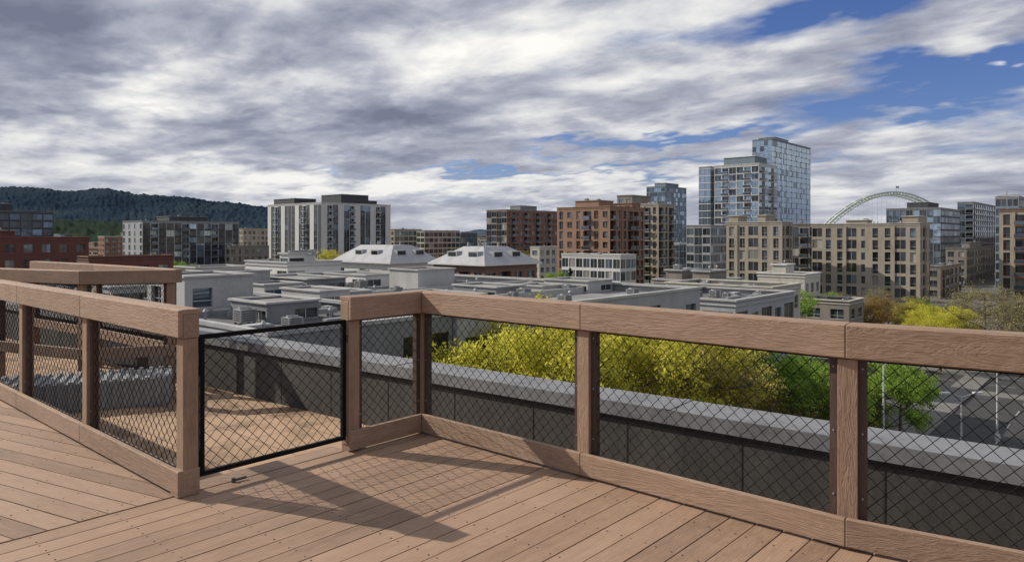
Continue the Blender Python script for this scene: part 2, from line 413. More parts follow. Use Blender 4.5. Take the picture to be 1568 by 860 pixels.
while s<L:
    a=Pa+pd*(s+.002); b=Pa+pd*min(s+3.0,L)
    mb.prism([a-pn*.035,b-pn*.035,b+pn*.37,a+pn*.37],CT-.018,CT,0)
    mb.prism([a-pn*.035,b-pn*.035,b-pn*.022,a-pn*.022],CT-.11,CT-.019,0)
    mb.prism([a+pn*.358,b+pn*.358,b+pn*.37,a+pn*.37],CT-.11,CT-.019,0)
    j=b-pd*.03; mb.prism([j-pn*.038,j+pd*.06-pn*.038,j+pd*.06+pn*.373,j+pn*.373],CT+.0005,CT+.006,0)
    s+=3.0
mb.build('metal_coping',[COP],pw)
rc=empty('ribbed_roof_curb'); mb=MB()
q0=Vector((bx(-60,7.7),7.7)); q1=Vector((bx(262,8.5),8.5)); dd=(q1-q0).normalized(); nn_=Vector((-dd.y,dd.x)); LL=(q1-q0).length
mb.prism([q0,q1,q1+nn_*.7,q0+nn_*.7],LZ+.001,LZ+.32,0)
s=0
while s<LL-.05:
    a=q0+dd*s; mb.prism([a-nn_*.02,a+dd*.05-nn_*.02,a+dd*.05+nn_*.72,a+nn_*.72],LZ+.03,LZ+.345,0); s+=.11
mb.build('ribs',[METAL],rc)

# ------------------------------------------------------------------ buildings
TYPES={'w':(.22,.26,.16,.22),'g':(.06,.20,.06,.12),'G':(.025,.07,.02,.06),'b':(.05,.04,.12,1.0),'t':(.34,.24,.14,.2),'W':(.12,.22,.12,.2),'a':(.24,.26,.2,.25),'v':(.27,.12,.08,.3)}
def facade(W,G,T,o,u,n,width,z0,z1,fh,bay,pat,wm=0,bands=0,mull=True,top=.9):
    o=Vector(o);u=Vector(u);n=Vector(n)
    def P(s,z,dep=0): q=o+u*s-n*dep; return (q.x,q.y,z)
    nb=max(1,round(width/bay)); bw=width/nb; nf=max(1,round((z1-top-z0)/fh)); fz=(z1-top-z0)/nf
    W.quad(P(0,z1-top),P(width,z1-top),P(width,z1),P(0,z1),wm)
    for i in range(nb):
        c=pat[i%len(pat)]
        s0=i*bw; s1=s0+bw
        if c=='s': W.quad(P(s0,z0),P(s1,z0),P(s1,z1-top),P(s0,z1-top),wm); continue
        if c=='S': W.quad(P(s0,z0),P(s1,z0),P(s1,z1-top),P(s0,z1-top),1); continue
        mx,mbm,mt,rec=TYPES[c]
        ws=s0+mx*bw; we=s1-mx*bw
        W.quad(P(s0,z0),P(ws,z0),P(ws,z1-top),P(s0,z1-top),wm); W.quad(P(we,z0),P(s1,z0),P(s1,z1-top),P(we,z1-top),wm)
        for f in range(nf):
            a=z0+f*fz; b=a+fz; wa=a+mbm*fz; wb=b-mt*fz
            sp=1 if c in 'gG' else wm
            W.quad(P(ws,a),P(we,a),P(we,wa),P(ws,wa),sp); W.quad(P(ws,wb),P(we,wb),P(we,b),P(ws,b),sp)
            W.quad(P(ws,wa),P(we,wa),P(we,wa,rec),P(ws,wa,rec),wm); W.quad(P(ws,wb),P(we,wb),P(we,wb,rec),P(ws,wb,rec),wm)
            W.quad(P(ws,wa),P(ws,wb),P(ws,wb,rec),P(ws,wa,rec),wm); W.quad(P(we,wa),P(we,wb),P(we,wb,rec),P(we,wa,rec),wm)
            r=random.random(); gi=0 if r<.6 else (1 if r<.85 else 2)
            nm=2 if (we-ws)>1.4 and mull else 1
            t=.035
            for q in range(nm):
                x0=ws+(we-ws)*q/nm; x1=ws+(we-ws)*(q+1)/nm
                G.quad(P(x0,wa,rec),P(x1,wa,rec),P(x1,wb,rec),P(x0,wb,rec),gi)
                if q: T.quad(P(x0-t,wa,rec-.04),P(x0+t,wa,rec-.04),P(x0+t,wb,rec-.04),P(x0-t,wb,rec-.04),0)
            if mull and c in 'wWav':
                zm=wa+(wb-wa)*.33; T.quad(P(ws,zm-t,rec-.045),P(we,zm-t,rec-.045),P(we,zm+t,rec-.045),P(ws,zm+t,rec-.045),0)
                T.quad(P(ws-.08,wa-.12,-.06),P(we+.08,wa-.12,-.06),P(we+.08,wa-.005,-.06),P(ws-.08,wa-.005,-.06),0)
            if c=='b':
                x0=s0+.04*bw;x1=s1-.04*bw;dp=-1.1
                for zz in(a+.02,a+.20): T.quad(P(x0,zz,0.3),P(x1,zz,.3),P(x1,zz,dp),P(x0,zz,dp),0)
                T.quad(P(x0,a+.02,dp),P(x1,a+.02,dp),P(x1,a+.2,dp),P(x0,a+.2,dp),0)
                for xx in(x0,x1): T.quad(P(xx,a+.02,0),P(xx,a+.02,dp),P(xx,a+.2,dp),P(xx,a+.2,0),0)
                G.quad(P(x0,a+.3,dp+.03),P(x1,a+.3,dp+.03),P(x1,a+1.15,dp+.03),P(x0,a+1.15,dp+.03),3)
                T.quad(P(x0,a+1.15,dp+.01),P(x1,a+1.15,dp+.01),P(x1,a+1.23,dp+.01),P(x0,a+1.23,dp+.01),0)
        if c=='v' and i%2==0:   # pilaster between tall bays
            p0_,p1_=s0-.25,s0+.25
            W.quad(P(p0_,z0,-.22),P(p1_,z0,-.22),P(p1_,z1-.6,-.22),P(p0_,z1-.6,-.22),wm)
            W.quad(P(p0_,z0,0),P(p0_,z0,-.22),P(p0_,z1-.6,-.22),P(p0_,z1-.6,0),wm); W.quad(P(p1_,z0,0),P(p1_,z0,-.22),P(p1_,z1-.6,-.22),P(p1_,z1-.6,0),wm)
            W.quad(P(p0_,z1-.6,0),P(p1_,z1-.6,0),P(p1_,z1-.6,-.22),P(p0_,z1-.6,-.22),wm)
    if bands:
        for f in range(1,nf+1,bands):
            a=z0+f*fz
            T.quad(P(0,a-.14,-.10),P(width,a-.14,-.10),P(width,a+.14,-.10),P(0,a+.14,-.10),0)
            T.quad(P(0,a+.14,-.10),P(width,a+.14,-.10),P(width,a+.14,0),P(0,a+.14,0),0)
            T.quad(P(0,a-.14,-.10),P(width,a-.14,-.10),P(width,a-.14,0),P(0,a-.14,0),0)
def ac_unit(m,x,y,z,s=1,r=0):
    w,d,h=1.1*s,1.0*s,.95*s
    m.box(x,x+w,y,y+d,z+.12,z+h,0)
    m.tube((x+w/2,y+d/2,z+h+.001),(x+w/2,y+d/2,z+h+.12*s),.42*s,.40*s,12,0); m.tube((x+w/2,y+d/2,z+h+.121*s),(x+w/2,y+d/2,z+h+.13*s),.33*s,.33*s,12,1)
    for k in range(5):
        zz=z+.22+k*.14*s; m.box(x-.012,x,y+.1,y+d-.1,zz,zz+.06*s,1); m.box(x+.1,x+w-.1,y-.012,y,zz,zz+.06*s,1)
    for q in((x+.05,y+.05),(x+w-.15,y+.05),(x+.05,y+d-.15),(x+w-.15,y+d-.15)): m.box(q[0],q[0]+.1,q[1],q[1]+.1,z,z+.119,1)
def clutter(m,x0,x1,y0,y1,z,n,big=1.0):
    used=[]
    for i in range(n*3):
        if len(used)>=n: break
        x=random.uniform(x0,x1);y=random.uniform(y0,y1)
        if any(abs(x-a)<2.0*big and abs(y-b)<2.0*big for a,b in used): continue
        used.append((x,y)); t=random.random()
        if t<.35: ac_unit(m,x,y,z,big*random.uniform(.7,1.1))
        elif t<.6:
            m.tube((x,y,z),(x,y,z+.8*big),.10*big,.10*big,8,0); m.tube((x,y,z+.8*big),(x,y,z+1.0*big),.2*big,.08*big,8,0)
        elif t<.8:
            L=random.uniform(1.5,3.5)*big; m.box(x,x+L,y,y+1.1*big,z,z+.40*big,0); m.box(x+.1,x+L-.1,y+.1,y+1.0*big,z+.401*big,z+.46*big,2)
        else:
            L=random.uniform(2,5)*big; m.box(x,x+L,y,y+.45*big,z+.2,z+.6*big,0); m.box(x+L-.6*big,x+L-.02,y+.46*big,y+1.2*big,z,z+.7*big,0)
def building(name,pL,pN,pR,d,ytop,wall,pat=('w','w'),fh=3.2,bay=3.4,spandrel=None,trim=None,roof=ROOF,glass=None,rot=0,ztop=None,lenA=None,lenB=None,
             bands=0,pent=None,ncl=4,cornice=.18,z0=0,hip=None,top=.9,mull=True,org=None):
    a=Vector((A.x,A.y)); a.rotate(Matrix.Rotation(rot,2)); b=Vector((a.y,-a.x))
    N=org if org is not None else Vector((bx(pN,d),d)); zt=ztop if ztop is not None else hz(ytop,d)
    def ln(p,w,fix):
        if fix: return fix
        k=(p-784)/F; return (k*d-N.x)/(w.x-k*w.y)
    la=ln(pL,a,lenA); lb=ln(pR,b,lenB)
    la=max(2,min(la,160)); lb=max(2,min(lb,160))
    rz=math.atan2(b.y,b.x)
    e=empty(name,(N.x,N.y,0),rz)
    W=MB();G=MB();T=MB();R=MB();U=MB()
    facade(W,G,T,(0,0),(0,1),(-1,0),la,z0,zt,fh,bay,pat[0],0,bands,mull,top)
    facade(W,G,T,(0,0),(1,0),(0,-1),lb,z0,zt,fh,bay,pat[1],0,bands,mull,top)
    W.quad((lb,0,z0),(lb,la,z0),(lb,la,zt),(lb,0,zt)); W.quad((0,la,z0),(lb,la,z0),(lb,la,zt),(0,la,zt))
    rzl=zt-.55
    R.quad((0.02,0.02,rzl),(lb-.02,.02,rzl),(lb-.02,la-.02,rzl),(.02,la-.02,rzl))
    if hip is None:
        T.ring(0,lb,0,la,cornice,.3,zt+.002,zt+.20,0)
        if cornice>.1: T.ring(0,lb,0,la,cornice*.55+.02,-.01,zt-.5,zt-.36,0)
    else:
        hh,col=hip; ov=.7; k=min(la,lb)*.30
        x0,x1,y0,y1=-ov,lb+ov,-ov,la+ov; zt2=zt+.02
        c=[(x0,y0,zt2),(x1,y0,zt2),(x1,y1,zt2),(x0,y1,zt2)]
        t=[(x0+k+ov,y0+k+ov,zt2+hh),(x1-k-ov,y0+k+ov,zt2+hh),(x1-k-ov,y1-k-ov,zt2+hh),(x0+k+ov,y1-k-ov,zt2+hh)]
        HR=MB()
        for i in range(4): HR.quad(c[i],c[(i+1)%4],t[(i+1)%4],t[i])
        HR.quad(*t); T.ring(0,lb,0,la,ov,.3,zt-.22,zt+.018,0)
        m2=la/2
        for (yy) in (m2-3.4,m2+1.4): 
            HR.box(1.0,3.2,yy,yy+2.2,zt2+.2,zt2+hh*.72,0); G.quad((.99,yy+.2,zt2+hh*.3),(.99,yy+2,zt2+hh*.3),(.99,yy+2,zt2+hh*.66),(.99,yy+.2,zt2+hh*.66),0)
        for (xx) in (lb/2-3.2,lb/2+1.2):
            HR.box(xx,xx+2.2,1.0,3.2,zt2+.2,zt2+hh*.72,0); G.quad((xx+.2,.99,zt2+hh*.3),(xx+2,.99,zt2+hh*.3),(xx+2,.99,zt2+hh*.66),(xx+.2,.99,zt2+hh*.66),0)
        for q in range(5):
            xx=random.uniform(k,lb-k);yy=random.uniform(k,la-k); HR.tube((xx,yy,zt2+hh),(xx,yy,zt2+hh+.7),.15,.15,8)
        HR.build('hip_roof',[col],e)
        ncl=0
    if pent:
        for (fx0,fx1,fy0,fy1,h,pp) in pent:
            Wp=(fx0*lb,fx1*lb,fy0*la,fy1*la)
            facade(W,G,T,(Wp[0],Wp[2]),(0,1),(-1,0),Wp[3]-Wp[2],rzl,zt+h,3.2,3.2,pp,1,0,False,.5)
            facade(W,G,T,(Wp[0],Wp[2]),(1,0),(0,-1),Wp[1]-Wp[0],rzl,zt+h,3.2,3.2,pp,1,0,False,.5)
            W.quad((Wp[1],Wp[2],rzl),(Wp[1],Wp[3],rzl),(Wp[1],Wp[3],zt+h),(Wp[1],Wp[2],zt+h),1); W.quad((Wp[0],Wp[3],rzl),(Wp[1],Wp[3],rzl),(Wp[1],Wp[3],zt+h),(Wp[0],Wp[3],zt+h),1)
            R.quad((Wp[0],Wp[2],zt+h-.1),(Wp[1],Wp[2],zt+h-.1),(Wp[1],Wp[3],zt+h-.1),(Wp[0],Wp[3],zt+h-.1))
            T.ring(*Wp,.25,.1,zt+h+.002,zt+h+.22,0)
            clutter(U,Wp[0]+.5,max(Wp[0]+.6,Wp[1]-2),Wp[2]+.5,max(Wp[2]+.6,Wp[3]-2),zt+h-.1,2)
    if ncl: clutter(U,1.5,max(2,lb-3),1.5,max(2,la-3),rzl,ncl,1.3 if d>150 else .85)
    gl=glass or (G_DARK,G_BLUE,G_PALE)
    W.build('walls',[wall,spandrel or wall],e); G.build('windows',[gl[0],gl[1],gl[2],G_BLUE],e)
    T.build('trim',[trim or WHITE],e); R.build('roof',[roof],e)
    if U.v: U.build('rooftop_equipment',[METAL,DARKM,ROOFW],e)
    return e,la,lb,rzl
def wm(c,n='painted_wall'): return wall_mat(c,n)
BRICK=wm((.22,.105,.072),'red_brick'); BRICKD=wm((.13,.048,.038),'dark_red_brick'); BROWN=wm((.27,.155,.105),'brown_brick')
TAN=wm((.32,.28,.225),'tan_brick'); CREAM=wm((.46,.44,.385),'cream_stucco'); GREY=wm((.20,.21,.22),'grey_panel'); DGREY=wm((.055,.06,.07),'charcoal_panel')
LGREY=wm((.34,.35,.36),'light_grey_panel'); TAUPE=wm((.22,.195,.17),'taupe_panel'); GLB=(G_BLUE,G_SKY,G_DARK); GLS=(G_SKY,G_SKY,G_BLUE)
BLUEP=wm((.16,.21,.26),'blue_spandrel')
# far left
building('office_building',-60,-40,82,290,322,DGREY,('G','gGg'),bay=4,spandrel=DGREY,trim=GREY,pent=[(.2,.5,.2,.8,3,'s')])
building('brick_warehouse',-80,-60,136,165,364,BRICKD,('a','a'),bay=3.6,fh=3.8,trim=wm((.22,.09,.07),'brick_trim'),roof=ROOFD,pent=[(.3,.42,.2,.6,1.5,'s')])
building('brick_warehouse',120,136,266,130,394,BRICKD,('a','a'),bay=3.6,fh=3.8,trim=wm((.15,.07,.05),'brick_trim2'),roof=ROOFD)
building('apartment_building',188,218,366,320,338,LGREY,('Ws','gbgG'),spandrel=DGREY,trim=GREY,glass=(G_DARK,G_BLUE,G_SKY),pent=[(.3,.7,.2,.8,2.2,'s')])
building('apartment_building',345,352,412,330,377,TAUPE,('w','wt'),trim=TAUPE)
building('apartment_building',366,372,412,430,350,TAN,('w','w'),bay=3,trim=TAN)
building('loft_building',150,160,205,420,362,BRICK,('w','w'))
building('apartment_tower',410,492,598,350,310,WHITE,('SgsGbGsg','sbGsGbsgG'),fh=3.05,bay=3.3,spandrel=DGREY,trim=WHITE,glass=(G_DARK,G_BLUE,G_DARK),
   pent=[(.05,.35,.55,.95,3.0,'s'),(.35,.75,.1,.45,4.8,'s'),(.80,.97,.2,.7,2.4,'s')],ncl=8)
building('office_building',598,604,646,420,351,TAN,('w','g'),bay=3.3,trim=TAN,glass=(G_DARK,G_BLUE,G_DARK))
building('office_building',638,650,704,400,353,CREAM,('g','g'),bay=3.3,trim=TAN,roof=ROOF)
building('office_building',700,706,731,440,355,BLUEP,('G','G'),spandrel=BLUEP)
building('brick_apartment_building',745,776,860,370,321,BRICK,('gG','wbw'),fh=3.1,bay=3.2,spandrel=GREY,trim=LGREY,pent=[(.3,.6,.2,.7,2.5,'s')])
building('small_office_building',812,826,860,300,378,CREAM,('w','w'),trim=WHITE)
building('brick_apartment_building',853,934,987,215,316,BROWN,('wvbv','bvvb'),fh=3.15,bay=3.3,trim=wm((.30,.21,.155),'brown_trim'),pent=[(.15,.55,.3,.75,2.0,'s'),(.7,.95,.05,.4,1.4,'w')],ncl=6)
building('white_frame_building',860,950,974,196,391,WHITE,('g','g'),fh=3.6,bay=2.6,spandrel=WHITE,trim=WHITE)
building('tan_apartment_building',975,1008,1032,250,312,TAN,('vb','bv'),fh=3.1,bay=3.2,trim=CREAM,ncl=5)
building('tan_apartment_building',945,968,996,290,299,TAUPE,('w','s'),trim=TAUPE)
building('glass_apartment_tower',990,1018,1051,480,285,BLUEP,('gG','Gg'),fh=3.1,bay=3,spandrel=BLUEP,trim=LGREY,glass=GLB,pent=[(.2,.8,.2,.8,2.5,'s')])
building('glass_office_building',1030,1040,1053,330,372,LGREY,('G','G'),spandrel=GREY)
building('glass_apartment_building',1051,1088,1112,262,345,LGREY,('gG','g'),fh=3.1,bay=2.8,spandrel=LGREY,trim=LGREY,glass=GLB)
building('high_rise_tower',1070,1088,1100,312,255,BLUEP,('G','G'),fh=3.1,bay=2.6,spandrel=LGREY,trim=WHITE,glass=GLS,bands=1)
building('high_rise_tower',1094,1162,1190,298,250,WHITE,('gbgGb','GbG'),fh=3.1,bay=3.2,spandrel=BLUEP,trim=WHITE,glass=(G_SKY,G_BLUE,G_DARK),bands=1,
   pent=[(.15,.8,.15,.85,3.4,'S')])
building('glass_skyscraper',1152,1182,1241,425,212,BLUEP,('G','GGgG'),fh=3.3,bay=2.2,spandrel=wm((.24,.31,.38),'glass_spandrel'),trim=LGREY,glass=GLS,pent=[(.1,.45,.1,.9,1.6,'s')],mull=False)
building('tan_apartment_building',1112,1197,1214,192,340,TAN,('vvgv','vg'),fh=3.2,bay=3.1,trim=CREAM,ncl=6,pent=[(.1,.9,.80,.98,1.8,'s'),(.1,.9,.30,.45,1.8,'s')])
building('tan_apartment_building',1195,1254,1262,222,343,TAUPE,('gbg','g'),fh=3.2,bay=3.1,trim=TAUPE,spandrel=DGREY)
building('tan_apartment_building',1243,1408,1424,184,342,TAN,('vgvvtgv','vg'),fh=3.2,bay=3.1,trim=CREAM,ncl=10,pent=[(.1,.9,.02,.16,1.8,'s'),(.3,.7,.5,.7,1.0,'s')])
building('glass_apartment_building',1357,1440,1470,330,318,GREY,('Gg','g'),fh=3.1,bay=3,spandrel=DGREY,trim=LGREY,glass=GLB,pent=[(.2,.7,.3,.7,3,'s')])
building('glass_apartment_building',1466,1490,1534,380,309,GREY,('bG','Gb'),fh=3.1,bay=3,spandrel=GREY,trim=LGREY,glass=GLB)
building('loft_building',1418,1440,1472,225,408,TAUPE,('w','gb'),trim=GREY)
building('loft_building',1448,1480,1522,290,380,TAUPE,('w','wg'),trim=GREY,pent=[(.3,.7,.3,.7,2,'s')])
building('brick_apartment_tower',1530,1600,1680,175,320,TAN,('vb','v'),fh=3.1,bay=3,trim=BRICK,spandrel=BRICK)
building('glass_apartment_building',1524,1560,1620,260,300,GREY,('g','g'),spandrel=BLUEP,glass=GLB)
# nearer low buildings
building('townhouse_block',515,598,668,128,402,WHITE,('ws','gw'),fh=3.1,bay=3,trim=WHITE,hip=(3.0,ROOFW))
building('townhouse_block',664,742,822,112,405,wm((.17,.10,.08),'brown_brick2'),('wbw','wbw'),fh=3.1,bay=3.2,trim=WHITE,hip=(2.7,ROOFW))
building('white_townhouse_row',376,440,522,98,403,WHITE,('gs','gsw'),fh=2.9,bay=3.0,trim=OFFW,roof=ROOF,pent=[(.1,.4,.1,.3,1.2,'g'),(.6,.85,.4,.7,1.0,'s')])
building('white_townhouse_row',268,300,380,105,411,TAUPE,('gs','gws'),fh=2.9,bay=3.0,trim=OFFW,roof=ROOF)
FN=Vector((bx(700,40),40)); FZ=hz(487,40)
e,la,lb,rz=building('flat_roof_building',0,700,0,40,487,LGREY,('w','wsgs'),fh=3.0,bay=3.4,trim=OFFW,roof=ROOF,lenA=46,lenB=29,ncl=44,top=.7,cornice=.08)
FN2=FN-B*11.3+A*.3
e2,_,_,rz2=building('flat_roof_building',0,427,0,31.8,0,GREY,('wg','wsgs'),fh=3.0,bay=3.4,trim=LGREY,roof=ROOFD,lenA=44,lenB=11.2,ncl=26,top=.7,cornice=.08,ztop=FZ+.15,org=FN2)
def roofhouse(e,x0,x1,y0,y1,z,h,pat,wall,nm,roof=ROOF):
    W=MB();G=MB();T=MB();R=MB()
    facade(W,G,T,(x0,y0),(0,1),(-1,0),y1-y0,z,z+h,h,2.2,pat,0,0,True,.35)
    facade(W,G,T,(x0,y0),(1,0),(0,-1),x1-x0,z,z+h,h,2.2,pat[::-1],0,0,True,.35)
    W.quad((x1,y0,z),(x1,y1,z),(x1,y1,z+h),(x1,y0,z+h)); W.quad((x0,y1,z),(x1,y1,z),(x1,y1,z+h),(x0,y1,z+h))
    R.quad((x0,y0,z+h-.05),(x1,y0,z+h-.05),(x1,y1,z+h-.05),(x0,y1,z+h-.05)); T.ring(x0,x1,y0,y1,.12,.15,z+h+.002,z+h+.12)
    W.build(nm+'_walls',[wall,wall],e); G.build(nm+'_windows',[G_DARK,G_BLUE,G_DARK,G_BLUE],e); T.build(nm+'_trim',[OFFW],e); R.build(nm+'_roof',[roof],e)
def local(px,d):
    w=Vector((bx(px,d),d))-FN; return w.dot(B),w.dot(A)
for px,d,w,l,h,pat,wl in((330,60,5,4.5,2.0,'ss',OFFW),(470,62,4,8,1.3,'gs',GREY),(405,58,3.5,4,1.1,'sg',OFFW),(640,64,4.5,4.0,2.0,'ss',OFFW),(560,70,4,7,1.2,'gsg',WHITE),(760,58,3.5,5,.9,'gs',GREY),(900,64,4,5,1.0,'gs',OFFW),
   (520,54,3,7,.8,'gs',LGREY),(700,52,3,6,.7,'sg',GREY),(830,62,3,3,.7,'s',OFFW),(250,66,4,5,1.6,'sg',WHITE),(490,50,2.5,5,1.2,'sg',OFFW)):
    x,y=local(px,d); x=max(.6,x); roofhouse(e,x,min(x+w,28.4),y,y+l,rz+.001,h,pat,wl,'penthouse')
for x,y,w,l,h,pat,wl,rf in((3.0,15,4.5,5.5,2.4,'sw',OFFW,ROOF),(4.6,8.2,3.4,4.2,1.1,'gs',GREY,ROOF),(2.0,24,5,6,1.4,'gsg',OFFW,ROOF),(6.4,33,4,6,1.6,'sg',TAUPE,ROOF)):
    roofhouse(e2,x,x+w,y,y+l,rz2+.001,h,pat,wl,'penthouse',rf)
mbp=MB()
for yy in(9,19,30): mbp.box(.4,28.4,yy,yy+.25,rz+.002,rz+.55)
mbp.build('roof_dividers',[OFFW],e)
for k,(y0,y1,m_) in enumerate(((9.3,18.9,wall_mat((.27,.275,.285),'roof_membrane_pale',.9,.25,.35)),(19.3,29.9,ROOFD))):
    q=MB(); q.quad((.5,y0,rz+.006),(28.3,y0,rz+.006),(28.3,y1,rz+.006),(.5,y1,rz+.006)); q.build('roof_bay',[m_],e)
building('flat_roof_building',975,1126,1196,72,462,LGREY,('gw','gw'),fh=3.2,bay=3.4,trim=OFFW,roof=ROOFD,ncl=12,lenB=16)
building('flat_roof_building',1020,1182,1197,92,441,CREAM,('w','w'),trim=CREAM,roof=ROOF,ncl=5,lenB=10)
building('flat_roof_building',1000,1084,1092,108,432,TAUPE,('g','g'),trim=LGREY,roof=ROOF,ncl=4,lenB=12,pent=[(.2,.7,.1,.4,1.4,'s'),(.2,.7,.6,.9,1.4,'s')])
building('arcaded_building',1160,1232,1256,125,421,CREAM,('a','a'),trim=WHITE,roof=ROOFW,bay=3,pent=[(.3,.8,.5,.8,1.5,'s')])
building('flat_roof_building',1195,1300,1322,118,448,TAUPE,('w','w'),trim=CREAM,roof=ROOFW,ncl=8,ztop=hz(462,118))
building('brick_rowhouse',1052,1140,1172,66,534,BRICKD,('wsw','ws'),fh=3,bay=2.6,trim=LGREY,roof=ROOFD,ncl=3)

cols=[BRICK,TAN,CREAM,LGREY,GREY,TAUPE,BROWN,TAUPE]
for i in range(110):
    left=i>=80
    d=random.uniform(430,1500); px=random.uniform(60,760) if left else random.uniform(-60,1640); w=random.uniform(25,60)*F/d*.6
    h=random.uniform(8,19) if d<900 else random.uniform(8,25)
    building('mid_rise_building',px-w,px,px+w*.9,d,0,random.choice(cols),random.choice([('w','w'),('g','w'),('g','g')]),ztop=h,bay=4,trim=random.choice([LGREY,TAUPE,GREY]),roof=random.choice([ROOF,ROOF,ROOFD]),ncl=2,mull=False)

# ------------------------------------------------------------------ ground, streets, hills
m_g,nt,bs=new_mat('city_ground'); n=noise_n(nt,mapping(nt),.02,6,.7)
nt.links.new(ramp(nt,n,[(.35,(.05,.055,.04)),(.5,(.09,.088,.08)),(.65,(.13,.127,.118))]),bs.inputs['Base Color']); bs.inputs['Roughness'].default_value=.95
mb=MB(); mb.quad((-12000,-3000,0),(12000,-3000,0),(12000,14000,0),(-12000,14000,0)); mb.build('ground',[m_g])
ASPH=wall_mat((.042,.042,.044),'asphalt',.9,.3,.5); PAINT=wall_mat((.34,.34,.33),'road_paint',.8,.25,1); CONC=wall_mat((.15,.147,.14),'concrete',.9,.15,.5)
def strip(name,c,dirv,L,Wd,mat,z): 
    n=Vector((-dirv.y,dirv.x)); mb=MB(); a=c; b=c+dirv*L; mb.quad((*(a-n*Wd/2),z),(*(b-n*Wd/2),z),(*(b+n*Wd/2),z),(*(a+n*Wd/2),z)); return mb.build(name,[mat])
for nm,c,dv,L in(('street',Vector((12,30))-B*60,B,420),('cross_street',Vector((150,20)),A,380)):
    strip(nm,c,dv,L,11,ASPH,.008 if nm=='street' else .012)
    n=Vector((-dv.y,dv.x)); 
    for sg in(-1,1): 
        mb=MB(); mb.prism([c+n*sg*5.5,c+dv*L+n*sg*5.5,c+dv*L+n*sg*8.5,c+n*sg*8.5],0.0,.13 if nm=='street' else .134,0); mb.build('pavement',[CONC])
    mb=MB(); s=0
    while s<L: 
        a=c+dv*s; mb.quad((*(a-n*.07),.017),(*(a+dv*3-n*.07),.017),(*(a+dv*3+n*.07),.017),(*(a+n*.07),.017)); s+=7
    mb.build('lane_markings',[PAINT])
pl=empty('parking_lot'); pc=Vector((27,42)); mb=MB()
def pp(s,v): return pc+B*s-A*v
mb.quad(*[(*pp(s,v),.03) for s,v in((0,0),(62,0),(62,70),(0,70))]); mb.build('asphalt',[wall_mat((.050,.049,.050),'parking_asphalt',.9,.35,.25)],pl)
mb=MB()
for r in(0,18,36,54):
    for k in range(0,26):
        v=2+k*2.6
        mb.quad(*[(*pp(s,q),.036) for s,q in((r+1,v),(r+6,v),(r+6,v+.10),(r+1,v+.10))])
        mb.quad(*[(*pp(s,q),.036) for s,q in((r+11.5,v),(r+6.3,v),(r+6.3,v+.10),(r+11.5,v+.10))])
mb.build('stall_markings',[PAINT],pl); mb=MB()
for a_,b_ in(((0,-.3),(62,0)),((0,70),(62,70.3))): mb.prism([pp(a_[0],a_[1]),pp(b_[0],a_[1]),pp(b_[0],b_[1]),pp(a_[0],b_[1])],0,.8,0)
mb.prism([pp(-.4,-.3),pp(-.02,-.3),pp(-.02,70),pp(-.4,70)],0,.9,0); mb.prism([pp(30.5,0.02),pp(31.5,.02),pp(31.5,60),pp(30.5,60)],0,.18,0)
mb.build('kerb_walls',[CONC],pl)
LAMPM=wall_mat((.5,.51,.51),'lamp_paint',.5)
def lamp(px,d,yt,arms=1):
    h=hz(yt,d); e=empty('parking_lot_lamp',(bx(px,d),d,0)); m=MB()
    m.tube((0,0,0),(0,0,.6),.25,.25,10); m.tube((0,0,.6),(0,0,h),.09,.06,8)
    for s in((-1,1) if arms==2 else (1,)):
        m.tube((0,0,h-.1),(s*1.1,0,h+.25),.04,.035,6); m.box(min(s*1.0,s*1.75),max(s*1.0,s*1.75),-.16,.16,h+.2,h+.34)
    m.build('pole_and_heads',[LAMPM],e)
lamp(1353,55,556,1); lamp(1472,60,606,2); lamp(1527,70,548,2); lamp(1483,150,466,1)
def car(x,y,rot,col):
    e=empty('parked_car',(x,y,.03),rot); bod=MB(); gl=MB(); wh=MB()
    prof=[(-2.2,.35),(-2.25,.75),(-2.0,.95),(-1.55,1.0),(-.95,1.42),(.55,1.45),(1.2,1.02),(2.05,.86),(2.25,.65),(2.22,.33)]
    n=len(prof); hw=[.86,.88,.88,.86,.66,.66,.84,.84,.86,.86]
    for s in(-1,1): bod.v+=[(p[0],s*hw[i],p[1]) for i,p in enumerate(prof)]
    bod.f+=[tuple(range(n)),tuple(range(2*n-1,n-1,-1))]+[(i,(i+1)%n,n+(i+1)%n,n+i) for i in range(n)]; bod.m+=[0]*(n+2)
    for s in(-1,1):
        f=lambda x,z,w:(x,s*w,z)
        gl.quad(f(-1.3,1.04,.868),f(-.9,1.36,.705),f(-.2,1.38,.70),f(-.2,1.04,.86)); gl.quad(f(-.12,1.04,.86),f(-.12,1.38,.70),f(.5,1.38,.705),f(1.0,1.04,.866))
        for xx in(-1.4,1.4): wh.tube((xx,s*.66,.32),(xx,s*.90,.32),.32,.32,14); wh.tube((xx,s*.90,.32),(xx,s*.912,.32),.18,.17,10,1)
    gl.quad((-1.50,-.80,1.045),(-1.50,.80,1.045),(-1.0,.64,1.40),(-1.0,-.64,1.40)); gl.quad((1.16,-.80,1.065),(1.16,.80,1.065),(.62,.64,1.42),(.62,-.64,1.42))
    o=bod.build('body',[col],e); bv=o.modifiers.new('b','BEVEL'); bv.width=.07; bv.segments=3
    gl.build('windows',[G_DARK],e); wh.build('wheels',[DARKM,METAL],e)
CARP=[wall_mat(c,'car_paint_%d'%i,.3,.03) for i,c in enumerate(((.5,.5,.5),(.03,.03,.035),(.25,.03,.03),(.10,.14,.2),(.3,.3,.31)))]
for k,(s,v) in enumerate(((3.8,20),(3.8,25.2),(3.8,33),(40,12),(40,17.2),(40,30),(21.5,40.6),(21.5,46),(58,24),(58,29))):
    p=pp(s,v+1.3); car(p.x,p.y,ROTB+(math.pi if k%2 else 0),CARP[k%5])

